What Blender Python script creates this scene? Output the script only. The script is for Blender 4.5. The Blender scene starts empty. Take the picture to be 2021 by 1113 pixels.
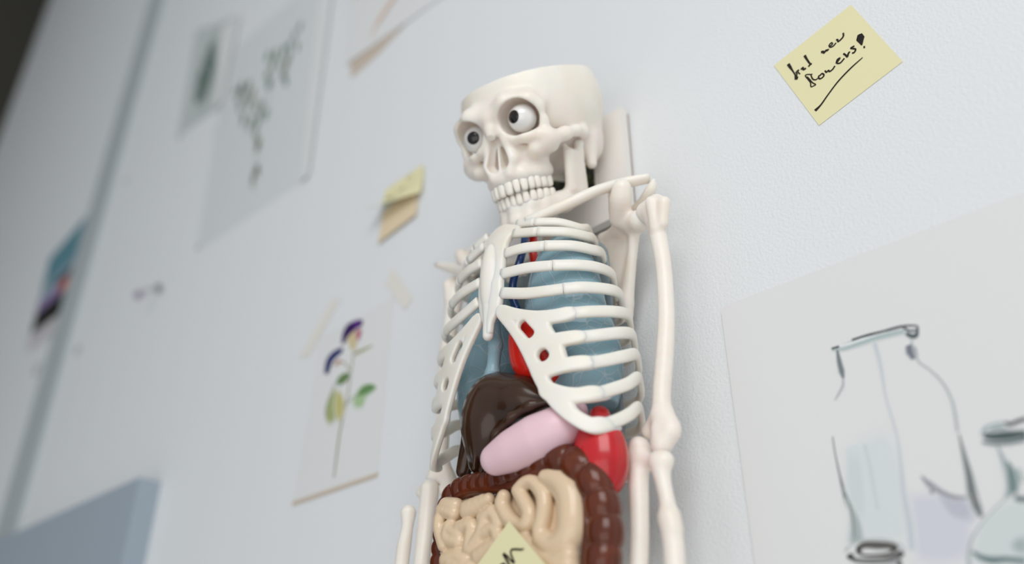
import bpy, bmesh, math, random
import numpy as np
from math import sin, cos, pi, radians, sqrt, atan2
from mathutils import Matrix, Vector
random.seed(3)
S = bpy.context.scene
COL = S.collection
# ------------------------------------------------------------------ camera, world, lights
W, H = 2021, 1113
FPX = 1789.0; PITCH = radians(30.588); AZ = radians(42.822)
D = 0.54; CZ = 1.2                      # camera stands 0.54 m off the wall plane y = 0
fh = np.array([-sin(AZ), cos(AZ), 0.0]); RV = np.array([cos(AZ), sin(AZ), 0.0]); ZV = np.array([0, 0, 1.0])
FV = fh*cos(PITCH) + ZV*sin(PITCH); UV = -fh*sin(PITCH) + ZV*cos(PITCH)
cd = bpy.data.cameras.new('camera'); cam = bpy.data.objects.new('camera', cd); COL.objects.link(cam)
cd.sensor_width = 36.0; cd.lens = 36.0*FPX/W; cd.clip_start = 0.02
m3 = Matrix(((RV[0], UV[0], -FV[0]), (RV[1], UV[1], -FV[1]), (RV[2], UV[2], -FV[2])))
cam.matrix_world = Matrix.Translation((0, -D, CZ)) @ m3.to_4x4()
cd.dof.use_dof = True; cd.dof.focus_distance = 0.68; cd.dof.aperture_fstop = 1.9; cd.dof.aperture_blades = 0
S.camera = cam
w = bpy.data.worlds.new('world'); S.world = w; w.use_nodes = True
w.node_tree.nodes['Background'].inputs[0].default_value = (0.88, 0.94, 1.0, 1)
w.node_tree.nodes['Background'].inputs[1].default_value = 0.52
def area(name, loc, target, size, power, col=(1, 1, 1)):
    l = bpy.data.lights.new(name, 'AREA'); l.shape = 'RECTANGLE'; l.size = size[0]; l.size_y = size[1]
    l.energy = power; l.color = col
    o = bpy.data.objects.new(name, l); COL.objects.link(o); o.location = loc
    o.rotation_euler = (Vector(target)-Vector(loc)).to_track_quat('-Z', 'Y').to_euler()
area('window_light', (0.9, -1.7, 2.5), (-0.3, 0, 1.55), (1.6, 1.2), 25, (1, 0.98, 0.965))
area('fill_light', (0.35, -1.9, 0.7), (-0.35, 0, 1.45), (2.2, 1.4), 11, (1, 0.93, 0.87))  # added fill from low in front, lifts and warms the skeleton's shadows
vs = S.view_settings; vs.view_transform = 'Standard'; vs.look = 'None'; vs.gamma = 1; vs.use_curve_mapping = False
vs.exposure = 0.0

# ------------------------------------------------------------------ measuring helpers
X0 = -0.42                              # the hanging model's middle plane
def wallpt(px, py, d=0.0):              # point seen at (px,py) lying d metres off the wall -> X, Z
    v = FV*FPX + RV*(px-1010.5) + UV*(556.5-py)
    t = (D-d)/v[1]
    return np.array([v[0]*t, v[2]*t+CZ])
def PB(px, py, d):                      # -> body millimetres (x, d, z) for a point d mm off the wall
    a = wallpt(px, py, d/1000.0)
    return np.array([(a[0]-X0)*1000, d, (a[1]-CZ)*1000])
# ------------------------------------------------------------------ materials
def mat(name, col, rough=0.5, spec=0.5, coat=0.0, sss=0.0, sssr=(1, .6, .4), trans=0.0, alpha=1.0, ior=1.45, bump=None, vary=None, metal=0.0, sscale=.004):
    m = bpy.data.materials.new(name); m.use_nodes = True; nt = m.node_tree; b = nt.nodes['Principled BSDF']
    def lin(c): return tuple(((x/12.92) if x <= .04045 else ((x+.055)/1.055)**2.4) for x in c)
    c = lin([v/255 for v in col]) + (1,)
    b.inputs['Base Color'].default_value = c; b.inputs['Roughness'].default_value = rough
    b.inputs['Specular IOR Level'].default_value = spec; b.inputs['Coat Weight'].default_value = coat
    b.inputs['Metallic'].default_value = metal
    b.inputs['IOR'].default_value = ior
    if sss: b.inputs['Subsurface Weight'].default_value = sss; b.inputs['Subsurface Radius'].default_value = sssr; b.inputs['Subsurface Scale'].default_value = sscale
    if trans: b.inputs['Transmission Weight'].default_value = trans
    b.inputs['Alpha'].default_value = alpha
    tc = nt.nodes.new('ShaderNodeTexCoord')
    if bump:
        sc, st, dist = bump
        n = nt.nodes.new('ShaderNodeTexNoise'); n.inputs['Scale'].default_value = sc; n.inputs['Detail'].default_value = 4
        bp = nt.nodes.new('ShaderNodeBump'); bp.inputs['Strength'].default_value = st; bp.inputs['Distance'].default_value = dist
        nt.links.new(tc.outputs['Object'], n.inputs['Vector']); nt.links.new(n.outputs['Fac'], bp.inputs['Height']); nt.links.new(bp.outputs['Normal'], b.inputs['Normal'])
    if vary:
        sc, col2, lo, hi = vary
        n = nt.nodes.new('ShaderNodeTexNoise'); n.inputs['Scale'].default_value = sc; n.inputs['Detail'].default_value = 3
        r = nt.nodes.new('ShaderNodeMapRange'); r.inputs['From Min'].default_value = lo; r.inputs['From Max'].default_value = hi
        mx = nt.nodes.new('ShaderNodeMix'); mx.data_type = 'RGBA'; mx.inputs[6].default_value = c
        mx.inputs[7].default_value = lin([v/255 for v in col2]) + (1,)
        nt.links.new(tc.outputs['Object'], n.inputs['Vector']); nt.links.new(n.outputs['Fac'], r.inputs['Value']); nt.links.new(r.outputs['Result'], mx.inputs['Factor'])
        nt.links.new(mx.outputs[2], b.inputs['Base Color'])
    return m
M = {}
M['wall'] = mat('wall_paint', (225, 228, 229), 0.75, 0.25, bump=(420, 0.6, 0.0011))
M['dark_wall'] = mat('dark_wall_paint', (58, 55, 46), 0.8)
M['paper'] = mat('paper', (222, 223, 222), 0.7, 0.25, bump=(900, 0.08, 0.0003))
M['bone'] = mat('ivory_plastic', (241, 233, 224), 0.34, 0.5, sss=0.5, sssr=(1, .52, .25), sscale=.011, bump=(60, 0.05, 0.0006), vary=(35, (237, 227, 214), 0.45, 0.75))
M['tooth'] = mat('tooth_plastic', (244, 238, 228), 0.28, 0.5, sss=0.3, sssr=(1, .72, .5))
M['eye'] = mat('eye_white', (236, 234, 230), 0.12, 0.6, coat=0.6)
M['iris'] = mat('black_pupil', (14, 11, 9), 0.1, 0.5, coat=0.3, vary=(900, (34, 27, 22), .5, .75))
M['red'] = mat('red_plastic', (222, 36, 22), 0.25, 0.5, coat=0.3, sss=0.1, sssr=(1, .2, .1))
M['spleen'] = mat('spleen_red_plastic', (196, 26, 32), 0.25, 0.5, coat=0.4, vary=(50, (176, 20, 28), .45, .7), bump=(500, .06, .0005))
M['liver'] = mat('liver_brown_plastic', (54, 32, 18), 0.24, 0.45, coat=0.2, vary=(25, (66, 42, 26), .4, .7))
M['colon'] = mat('colon_brown_plastic', (88, 38, 18), 0.22, 0.45, coat=0.2, vary=(60, (108, 48, 22), .5, .75))
M['gut'] = mat('beige_plastic', (222, 198, 166), 0.24, 0.5, coat=0.3, sss=0.15, sssr=(1, .7, .45))
M['pink'] = mat('pink_plastic', (234, 200, 208), 0.35, 0.5, sss=0.2, sssr=(1, .6, .6))
M['blue'] = mat('blue_vein_plastic', (20, 62, 120), 0.25, 0.5, coat=0.3)
M['black'] = mat('black_rubber', (24, 20, 18), 0.3)
M['ochre'] = mat('ochre_plastic', (178, 146, 92), 0.3, 0.5, coat=.2)
M['yellow'] = mat('sticky_note_yellow', (228, 222, 178), 0.75, 0.2, bump=(800, .05, .0002))
M['cream'] = mat('sticky_note_cream', (226, 208, 176), 0.75, 0.2)
M['marker'] = mat('marker_ink', (34, 26, 20), 0.5, 0.3)
M['tape'] = mat('masking_tape', (226, 222, 214), 0.6, 0.2)
M['clear'] = mat('clear_grey_plastic', (170, 184, 190), 0.15, 0.5, trans=0.55, ior=1.2, bump=(45, .25, .002))
M['board'] = mat('grey_blue_board', (158, 170, 180), 0.7)
M['grey_strip'] = mat('strip_grey', (176, 184, 186), 0.7)
M['putty'] = mat('grey_putty', (176, 178, 180), 0.8)
M['kraft'] = mat('kraft_backing', (200, 186, 170), 0.8)
M['frame'] = mat('white_frame', (232, 228, 222), 0.5, 0.4)
M['wood'] = mat('brown_frame_back', (120, 88, 66), 0.7)
def lung_mat():
    m = mat('teal_lung_plastic', (136, 180, 196), 0.22, 0.5, coat=0.4, trans=0.15, ior=1.15)
    nt = m.node_tree; b = nt.nodes['Principled BSDF']; tc = nt.nodes.new('ShaderNodeTexCoord')
    nz = nt.nodes.new('ShaderNodeTexNoise'); nz.inputs['Scale'].default_value = 60
    ad = nt.nodes.new('ShaderNodeMixRGB'); ad.blend_type = 'ADD'; ad.inputs[0].default_value = 0.006
    nt.links.new(tc.outputs['Object'], nz.inputs['Vector']); nt.links.new(tc.outputs['Object'], ad.inputs[1]); nt.links.new(nz.outputs['Color'], ad.inputs[2])
    v = nt.nodes.new('ShaderNodeTexVoronoi'); v.feature = 'DISTANCE_TO_EDGE'; v.inputs['Scale'].default_value = 70
    nt.links.new(ad.outputs[0], v.inputs['Vector'])
    r = nt.nodes.new('ShaderNodeMapRange'); r.inputs['From Min'].default_value = 0.0; r.inputs['From Max'].default_value = 0.035
    nt.links.new(v.outputs['Distance'], r.inputs['Value'])
    mx = nt.nodes.new('ShaderNodeMix'); mx.data_type = 'RGBA'; mx.inputs[6].default_value = (.56, .70, .76, 1); mx.inputs[7].default_value = (.33, .52, .60, 1)
    nt.links.new(r.outputs['Result'], mx.inputs['Factor']); nt.links.new(mx.outputs[2], b.inputs['Base Color'])
    bp = nt.nodes.new('ShaderNodeBump'); bp.inputs['Strength'].default_value = .5; bp.inputs['Distance'].default_value = .001; bp.invert = True
    nt.links.new(r.outputs['Result'], bp.inputs['Height']); nt.links.new(bp.outputs['Normal'], b.inputs['Normal'])
    return m
M['lung'] = lung_mat()
def paint_mat():                       # colours come from the drawing's own pigment attribute
    m = mat('watercolour_paint', (200, 200, 200), 0.7, 0.25); nt = m.node_tree
    a = nt.nodes.new('ShaderNodeVertexColor'); a.layer_name = 'pigment'
    nt.links.new(a.outputs['Color'], nt.nodes['Principled BSDF'].inputs['Base Color'])
    return m
M['paint'] = paint_mat()
# ------------------------------------------------------------------ object helpers
def link(o, parent=None, label=None, cat=None, group=None, kind=None):
    COL.objects.link(o)
    if parent: o.parent = parent
    if label: o['label'] = label
    if cat: o['category'] = cat
    if group: o['group'] = group
    if kind: o['kind'] = kind
    return o
def empty(name, loc, label, cat, group=None):
    o = bpy.data.objects.new(name, None); o.location = loc; o.empty_display_size = .02
    return link(o, None, label, cat, group)
def mk(name, verts, faces, m, smooth=True, recalc=True, **k):
    me = bpy.data.meshes.new(name); me.from_pydata([tuple(map(float, v)) for v in verts], [], [tuple(map(int, f)) for f in faces])
    me.materials.append(m)
    if recalc:
        bm = bmesh.new(); bm.from_mesh(me); bmesh.ops.recalc_face_normals(bm, faces=bm.faces); bm.to_mesh(me); bm.free()
    me.polygons.foreach_set('use_smooth', [smooth]*len(me.polygons)); me.update()
    return link(bpy.data.objects.new(name, me), **k)
def b2w(v):                             # body mm -> metres local to the model's empty
    v = np.asarray(v, float); return np.stack([v[..., 0]/1000, -v[..., 1]/1000, v[..., 2]/1000], -1)
def spline(pts, n=6):
    pts = [np.asarray(p, float) for p in pts]; out = []
    P = [2*pts[0]-pts[1]] + pts + [2*pts[-1]-pts[-2]]
    for i in range(1, len(P)-2):
        for k in range(n):
            t = k/n; a, b, c, d = P[i-1], P[i], P[i+1], P[i+2]
            out.append(.5*((2*b)+(c-a)*t+(2*a-5*b+4*c-d)*t*t+(3*b-a-3*c+d)*t**3))
    out.append(pts[-1]); return np.array(out)
def sweep(path, up, hw, th, nseg=14, p=2.6, cap=True):
    """path (N,3); section hw tall along 'up', th thick across; scalars or arrays"""
    N = len(path); hw = np.broadcast_to(hw, N); th = np.broadcast_to(th, N); V = []; F = []
    for i in range(N):
        t = path[min(i+1, N-1)]-path[max(i-1, 0)]; t = t/np.linalg.norm(t)
        u = np.asarray(up, float); u = u-t*(u@t); u = u/np.linalg.norm(u); s = np.cross(t, u)
        for k in range(nseg):
            a = 2*pi*k/nseg; ca, sa = cos(a), sin(a)
            V.append(path[i]+s*th[i]*math.copysign(abs(ca)**(2/p), ca)+u*hw[i]*math.copysign(abs(sa)**(2/p), sa))
    for i in range(N-1):
        for k in range(nseg):
            a = i*nseg+k; b = i*nseg+(k+1) % nseg; F.append((a, b, b+nseg, a+nseg))
    if cap:
        for e in (0, N-1):
            c = len(V); V.append(np.mean(V[e*nseg:(e+1)*nseg], 0))
            for k in range(nseg): F.append((e*nseg+k, e*nseg+(k+1) % nseg, c))
    return np.array(V), F
# ------------------------------------------------------------------ implicit modelling
class Field:
    def __init__(s, lo, hi, res):
        s.lo = np.array(lo, float); s.res = res; n = [int(math.ceil((h-l)/res))+1 for l, h in zip(lo, hi)]
        g = np.meshgrid(*[np.float32(l)+np.arange(k, dtype=np.float32)*np.float32(res) for l, k in zip(lo, n)], indexing='ij')
        s.X, s.Y, s.Z = g; s.v = np.full(s.X.shape, 1e3, np.float32)
    def cap(s, a, b, r1, r2=None, sq=(1, 1, 1)):
        r2 = r1 if r2 is None else r2; a = np.array(a, np.float32); b = np.array(b, np.float32); q = np.array(sq, np.float32)
        a = a*q; b = b*q; d = b-a; L = float(d@d)+1e-9
        px, py, pz = s.X*q[0]-a[0], s.Y*q[1]-a[1], s.Z*q[2]-a[2]
        h = np.clip((px*d[0]+py*d[1]+pz*d[2])/L, 0, 1)
        return np.sqrt((px-h*d[0])**2+(py-h*d[1])**2+(pz-h*d[2])**2)-(r1+(r2-r1)*h)
    def ell(s, c, r, rot=None):
        px, py, pz = s.X-c[0], s.Y-c[1], s.Z-c[2]
        if rot is not None:
            R = np.array(rot, np.float32)   # rows = local axes
            px, py, pz = [R[i, 0]*px+R[i, 1]*py+R[i, 2]*pz for i in range(3)]
        k0 = np.sqrt((px/r[0])**2+(py/r[1])**2+(pz/r[2])**2); k1 = np.sqrt((px/r[0]**2)**2+(py/r[1]**2)**2+(pz/r[2]**2)**2)+1e-6
        return k0*(k0-1)/k1
    def add(s, d, k=2.0):
        h = np.clip(.5+.5*(d-s.v)/k, 0, 1); s.v = d*(1-h)+s.v*h-k*h*(1-h); return s
    def sub(s, d, k=2.0):
        h = np.clip(.5-.5*(s.v+d)/k, 0, 1); s.v = s.v*(1-h)+(-d)*h+k*h*(1-h); return s
    def inter(s, d): s.v = np.maximum(s.v, d); return s
    def chain(s, pts, r, k=2.0, sq=(1, 1, 1)):
        r = np.broadcast_to(r, len(pts))
        for i in range(len(pts)-1): s.add(s.cap(pts[i], pts[i+1], float(r[i]), float(r[i+1]), sq), k)
        return s
    def tube(s, P, r, k=2.0, n=4):      # smooth tapering limb through the points
        P = spline(P, n); r = np.clip(spline([np.array([float(q)]) for q in r], n)[:, 0], 1.2, 40)
        g2 = Field.__new__(Field); g2.X, g2.Y, g2.Z, g2.v = s.X, s.Y, s.Z, np.full(s.v.shape, 1e3, np.float32)
        for i in range(len(P)-1): g2.add(g2.cap(P[i], P[i+1], float(r[i]), float(r[i+1])), .3)
        return s.add(g2.v, k)
    def mesh(s):
        v = s.v; v[0] = v[-1] = 1; v[:, 0] = v[:, -1] = 1; v[:, :, 0] = v[:, :, -1] = 1
        ins = v < 0; n = np.array(v.shape); c = n-1
        acc = np.zeros(tuple(c)+(3,), np.float32); cnt = np.zeros(tuple(c), np.float32); quads = []
        sl = lambda o, ax: tuple(slice(o[i], n[i]-1+o[i]) for i in range(3))
        for ax in range(3):
            oth = [i for i in range(3) if i != ax]
            for u in (0, 1):
                for w_ in (0, 1):
                    o = [0, 0, 0]; o[oth[0]] = u; o[oth[1]] = w_; o2 = list(o); o2[ax] = 1
                    a, b = v[sl(o, ax)], v[sl(o2, ax)]; m = (a < 0) != (b < 0)
                    t = np.where(m, a/(np.where(m, a-b, 1)), 0)
                    for i in range(3): acc[..., i] += np.where(m, o[i] if i != ax else t, 0)
                    cnt += m
        act = cnt > 0; idx = np.full(tuple(c), -1, np.int64); idx[act] = np.arange(act.sum())
        ijk = np.argwhere(act); P = (ijk+acc[act]/cnt[act][:, None])*s.res+s.lo
        for ax in range(3):
            o1, o2 = [i for i in range(3) if i != ax]
            sa = [slice(1, n[i]-1) for i in range(3)]; sa[ax] = slice(0, n[ax]-1); sb = list(sa); sb[ax] = slice(1, n[ax])
            a, b = ins[tuple(sa)], ins[tuple(sb)]; e = np.argwhere(a != b); off = np.array([1, 1, 1]); off[ax] = 0; e = e+off
            def g(d1, d2):
                q = e.copy(); q[:, o1] -= d1; q[:, o2] -= d2; return idx[q[:, 0], q[:, 1], q[:, 2]]
            quads.append(np.stack([g(1, 1), g(0, 1), g(0, 0), g(1, 0)], 1))
        return P, np.concatenate(quads)
def field_for(pts, pad, res):
    p = np.array(pts); return Field(p.min(0)-pad, p.max(0)+pad, res)

# ================================================================== the room
def slab(name, x0, x1, y0, y1, z0, z1, m, **k):
    V = [(x, y, z) for x in (x0, x1) for y in (y0, y1) for z in (z0, z1)]
    F = [(0, 1, 3, 2), (4, 6, 7, 5), (0, 4, 5, 1), (2, 3, 7, 6), (0, 2, 6, 4), (1, 5, 7, 3)]
    return mk(name, V, F, m, smooth=False, **k)
XE = wallpt(62, 100)[0]
slab('wall_back', XE, 1.6, 0, .1, 0, 4.2, M['wall'], kind='structure')
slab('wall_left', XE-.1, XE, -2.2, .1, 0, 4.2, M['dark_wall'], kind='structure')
slab('ceiling', XE-.1, 1.6, -2.6, .1, 3.9, 4.0, M['wall'], kind='structure')
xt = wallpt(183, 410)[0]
slab('grey_strip_1', xt, wallpt(212, 410)[0], -.006, 0, 0, 4.2, M['grey_strip'], kind='structure')  # plain darker grey strip running down the wall

def sheet(name, corners, m, thick=.0006, off=.0004, curl=None, n=10, rnd=0.0, parent=None, origin=None, **k):
    """thin sheet: corners are four (X,Z) wall points in order; curl(u,v)->extra lift off the wall"""
    c = [np.array(p, float) for p in corners]; o = np.array([0, 0]) if origin is None else np.array(origin)
    V = []; F = []; N = n+1
    for s in (0, 1):
        for i in range(N):
            for j in range(N):
                u, v = i/n, j/n
                if rnd:
                    pass
                p = c[0]*(1-u)*(1-v)+c[1]*u*(1-v)+c[2]*u*v+c[3]*(1-u)*v - o
                lift = off+(curl(u, v) if curl else 0)+s*thick
                V.append((p[0], -lift, p[1]))
    K = N*N
    for i in range(n):
        for j in range(n):
            a = i*N+j; F.append((a, a+1, a+N+1, a+N)); F.append((K+a, K+a+N, K+a+N+1, K+a+1))
    ring = [(i, 0) for i in range(n)]+[(n, j) for j in range(n)]+[(i, n) for i in range(n, 0, -1)]+[(0, j) for j in range(n, 0, -1)]
    for q in range(len(ring)):
        a = ring[q][0]*N+ring[q][1]; b = ring[(q+1) % len(ring)]; b = b[0]*N+b[1]; F.append((a, b, b+K, a+K))
    return mk(name, V, F, m, smooth=False, parent=parent, **k)
def wp(*pts): return [wallpt(*p) for p in pts]

PAPER = (.73, .737, .73)
def srgb(c): return tuple(((x/255/12.92) if x <= 10.3 else ((x/255+.055)/1.055)**2.4) for x in c)
class Paint:
    """strokes and washes of pigment, one mesh; points are pixels on the wall plane"""
    def __init__(s, origin, lift=.0012, conv=None): s.V = []; s.F = []; s.C = []; s.o = origin; s.l = lift; s.n = 0; s.conv = conv or (lambda p: wallpt(*p))
    def pt(s, p, c, e=0): s.V.append((p[0]-s.o[0], -(s.l+e), p[1]-s.o[1])); s.C.append(tuple(c)+(1,)); return len(s.V)-1
    def stroke(s, pts, wd, col, soft=.5, bg=None, n=5):
        """wd in mm (scalar or list); soft = share of width fading to the paper"""
        bg = PAPER if bg is None else bg; col = srgb(col); s.n += 1; e = s.n*2e-6
        P = spline([s.conv(p) for p in pts], n); N = len(P); wv = np.interp(np.linspace(0, 1, N), np.linspace(0, 1, len(np.atleast_1d(wd))), np.atleast_1d(wd))/2000
        rows = []
        for i in range(N):
            t = P[min(i+1, N-1)]-P[max(i-1, 0)]; t = t/(np.linalg.norm(t)+1e-9); q = np.array([-t[1], t[0]])
            r = []
            for kx, mixv in ((-1, 1), (-(1-soft), 0), (1-soft, 0), (1, 1)) if soft > 0 else ((-1, 0), (1, 0)):
                c = [a*(1-mixv)+b*mixv for a, b in zip(col, bg)]; r.append(s.pt(P[i]+q*kx*wv[i], c, e))
            rows.append(r)
        for a, b in zip(rows, rows[1:]):
            for k in range(len(a)-1): s.F.append((a[k], a[k+1], b[k+1], b[k]))
        return s
    def wash(s, pts, col, soft=.35, bg=None):
        bg = PAPER if bg is None else bg; s.n += 1; e = s.n*2e-6
        P = spline([s.conv(p) for p in pts+[pts[0]]], 4)[:-1]; c0 = P.mean(0); col = srgb(col)
        ci = s.pt(c0, col, e); inn = [s.pt(c0+(p-c0)*(1-soft), col, e) for p in P]; out = [s.pt(p, bg if soft > 0 else col, e) for p in P]
        L = len(P)
        for k in range(L):
            s.F.append((ci, inn[k], inn[(k+1) % L])); s.F.append((inn[k], out[k], out[(k+1) % L], inn[(k+1) % L]))
        return s
    def build(s, name, parent, **k):
        o = mk(name, s.V, s.F, M['paint'], smooth=False, recalc=False, parent=parent, **k)
        a = o.data.color_attributes.new('pigment', 'FLOAT_COLOR', 'POINT'); a.data.foreach_set('color', [x for c in s.C for x in c])
        # all faces look away from the wall
        bm = bmesh.new(); bm.from_mesh(o.data); bm.normal_update()
        bmesh.ops.reverse_faces(bm, faces=[f for f in bm.faces if f.normal.y > 0]); bm.to_mesh(o.data); bm.free()
        return o
def thing(name, at, label, cat, group=None): return empty(name, (at[0], 0, at[1]), label, cat, group)

def pen(name, strokes, parent, origin, y, wd=.0011, label=None, th=.00015):
    """marker strokes: list of lists of (X,Z) metres relative to origin, laid at depth y (may be function)"""
    V = []; F = []
    for st in strokes:
        ws = wd
        if isinstance(st, tuple): st, ws = st
        P = spline([np.array(p, float) for p in st], 5); N = len(P); W_ = np.interp(np.linspace(0, 1, N), np.linspace(0, 1, len(np.atleast_1d(ws))), np.atleast_1d(ws))/2
        b = len(V)
        for i in range(N):
            t = P[min(i+1, N-1)]-P[max(i-1, 0)]; t = t/(np.linalg.norm(t)+1e-9); q = np.array([-t[1], t[0]])
            if i == 0: P0 = P[i]-t*W_[i]*.7
            for kx, dy in ((-1, 0), (0, th), (1, 0)):
                p = P[i]+q*kx*W_[i]-origin; V.append((p[0], -(y+dy), p[1]))
        for i in range(N-1):
            for k in (0, 1): F.append((b+3*i+k, b+3*i+k+1, b+3*i+3+k+1, b+3*i+3+k))
    o = mk(name, V, F, M['marker'], recalc=False, parent=parent)
    bm = bmesh.new(); bm.from_mesh(o.data); bm.normal_update()
    bmesh.ops.reverse_faces(bm, faces=[f for f in bm.faces if f.normal.y > 0]); bm.to_mesh(o.data); bm.free()
    return o

# ---- sticky note with the reminder to find flowers
o = wallpt(1655, 130)
t = thing('sticky_note', o, 'flat pale yellow sticky note with underlined handwriting, alone at upper right of the wall', 'sticky note', 'sticky notes')
sheet('note_paper', wp((1680, 10), (1782, 122), (1617, 248), (1528, 130)), M['yellow'], .0002, .0003, parent=t, origin=o)
def nk(L): return [[wallpt(1500+x/4.122, y/4.122) for x, y in st] for st in L]
raw = [([(232, 525), (248, 548), (268, 578), (288, 610), (300, 640)], [.0026, .0024, .0013, .0011, .0032]), ([(288, 640), (312, 640)], .0026), ([(300, 632), (304, 604), (296, 592), (318, 572), (312, 590), (330, 606)], .0011),
       ([(338, 570), (352, 554), (358, 570), (378, 558)], .0017),
       ([(366, 455), (382, 482), (404, 514), (414, 524)], [.0022, .0016, .0013]), ([(398, 546), (412, 528), (426, 522)], .0016),
       ([(500, 430), (516, 424), (524, 434), (542, 412), (550, 416), (562, 402)], [.0022, .0016, .0014]), ([(566, 384), (592, 364), (584, 352), (566, 372), (576, 388), (600, 378), (622, 352)], .0012), ([(622, 330), (634, 326), (640, 342), (668, 318), (682, 296), (680, 272)], .0014),
       ([(420, 610), (386, 610), (372, 620), (392, 646), (414, 676), (418, 708), (436, 704), (456, 692), (430, 676), (408, 650), (386, 628)], .0010),
       ([(428, 604), (420, 618), (434, 648), (458, 652), (474, 640)], .0011), ([(500, 612), (480, 625), (488, 645), (512, 634), (524, 614), (508, 602), (494, 616)], .0013),
       ([(532, 578), (544, 592), (560, 576), (570, 586), (596, 566), (612, 540)], .0013), ([(620, 520), (646, 490), (652, 476), (632, 490), (628, 516), (656, 516), (690, 478)], .0013),
       ([(682, 440), (700, 452), (714, 466), (722, 440), (734, 424)], .0015), ([(772, 378), (742, 396), (780, 404), (770, 430), (752, 436)], .0014),
       ([(815, 282), (820, 318), (832, 372)], [.0034, .0064, .0008]), ([(845, 390), (858, 384)], .0020),
       ([(452, 904), (500, 855), (560, 770), (640, 665), (740, 560), (838, 472)], [.0026, .0014, .0012, .0013, .0013, .0008])]
pen('handwriting', [(nk([s[0]])[0], s[1]) for s in raw], t, o, .0008)

# ---- curled pair of notes at the left of the skull
o = wallpt(795, 400)
t = thing('sticky_note', o, 'small pale yellow sticky note with curling lower edge, between flower sheet and skull', 'sticky note', 'sticky notes')
sheet('note_paper', wp((764, 376), (838, 326), (838, 385), (752, 430)), M['yellow'], .0002, .002, curl=lambda u, v: .03*max(0, v-.25)**2*(1.3-u), parent=t, origin=o, n=24)
pen('handwriting', [[wallpt(*p) for p in s] for s in ([(772, 402), (780, 396), (786, 398), (792, 390)], [(798, 388), (806, 380), (812, 378)], [(816, 364), (822, 356), (826, 354)])], t, o, .0105, .0012)
o = wallpt(790, 440)
sheet('sticky_note', wp((757, 420), (826, 362), (826, 425), (750, 482)), M['cream'], .0003, .0004, curl=lambda u, v: .003*v*v, label='beige sticky note stuck under the curling yellow one left of the skull', cat='sticky note', group='sticky notes')

# ---- sheet with the purple flower
o = wallpt(680, 800)
t = thing('flower_sheet', o, 'white sheet with purple flower and green leaves, taped beside the hanging skeleton', 'picture', 'plant pictures')
sheet('paper', wp((634, 668), (778, 585), (745, 942), (578, 998)), M['paper'], .0002, .0003, parent=t, origin=o, n=14)
sheet('masking_tape', wp((592, 706), (655, 592), (672, 590), (612, 702)), M['tape'], .0001, .0006, parent=t, origin=o)
sheet('masking_tape', wp((762, 560), (776, 530), (815, 590), (800, 612)), M['tape'], .0001, .0006, parent=t, origin=o)
sheet('masking_tape', wp((578, 990), (748, 932), (745, 942), (578, 999)), M['kraft'], .0002, .0006, parent=t, origin=o)
def fc(p): return wallpt(540+p[0]/2.27, 520+p[1]/2.27)
g = Paint(o, .0007, fc); PB_ = srgb((226, 226, 224))
g.stroke([(272, 960), (285, 860), (300, 750), (325, 640), (345, 520), (360, 400)], [2.2, 3, 3.2, 2.5, 2.2, 2.2], (132, 128, 92), .4).stroke([(345, 480), (318, 445), (292, 440)], 1.8, (150, 140, 100), .4)
g.stroke([(330, 630), (365, 590), (400, 570)], 1.8, (110, 140, 84), .4)
g.build('stem', t)
g = Paint(o, .0008, fc)
g.wash([(350, 620), (385, 555), (430, 535), (465, 560), (420, 600), (400, 650), (360, 650)], (166, 192, 150), .3)
g.build('leaf', t); g = Paint(o, .0009, fc)
g.wash([(365, 600), (400, 550), (445, 540), (462, 560), (410, 590)], (104, 142, 92), .3, bg=srgb((166, 192, 150)))
g.build('leaf', t); g = Paint(o, .0009, fc)
g.wash([(275, 540), (300, 500), (340, 485), (350, 505), (320, 540), (290, 548)], (106, 132, 86), .25)
g.build('leaf', t); g = Paint(o, .0009, fc)
g.wash([(278, 545), (240, 620), (232, 700), (255, 730), (285, 690), (290, 600)], (160, 172, 118), .3)
g.wash([(285, 560), (272, 640), (290, 720), (318, 680), (322, 620), (300, 565)], (192, 186, 124), .3)
g.stroke([(275, 545), (240, 640), (238, 690)], 2.2, (96, 104, 62), .5)
g.build('leaf', t); g = Paint(o, .0009, fc)
g.stroke([(365, 405), (400, 390), (445, 368)], [4, 4, 1.5], (158, 152, 96), .3)
g.build('leaf', t)
g = Paint(o, .0009, fc)
g.wash([(330, 340), (352, 300), (385, 300), (372, 380), (350, 392)], (206, 190, 150), .2)
g.wash([(370, 300), (398, 290), (392, 335), (375, 350)], (178, 96, 118), .3)
g.wash([(305, 360), (312, 310), (340, 268), (395, 250), (402, 275), (370, 298), (335, 330), (318, 362)], (56, 30, 92), .06)
g.wash([(352, 268), (395, 252), (400, 270), (372, 292)], (92, 50, 130), .4, bg=srgb((56, 30, 92)))
g.wash([(262, 460), (295, 430), (306, 440), (290, 455)], (178, 128, 96), .3)
g.wash([(228, 495), (236, 440), (262, 400), (308, 376), (312, 395), (280, 425), (262, 450), (248, 495)], (34, 44, 104), .06)
g.build('petals', t)

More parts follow.
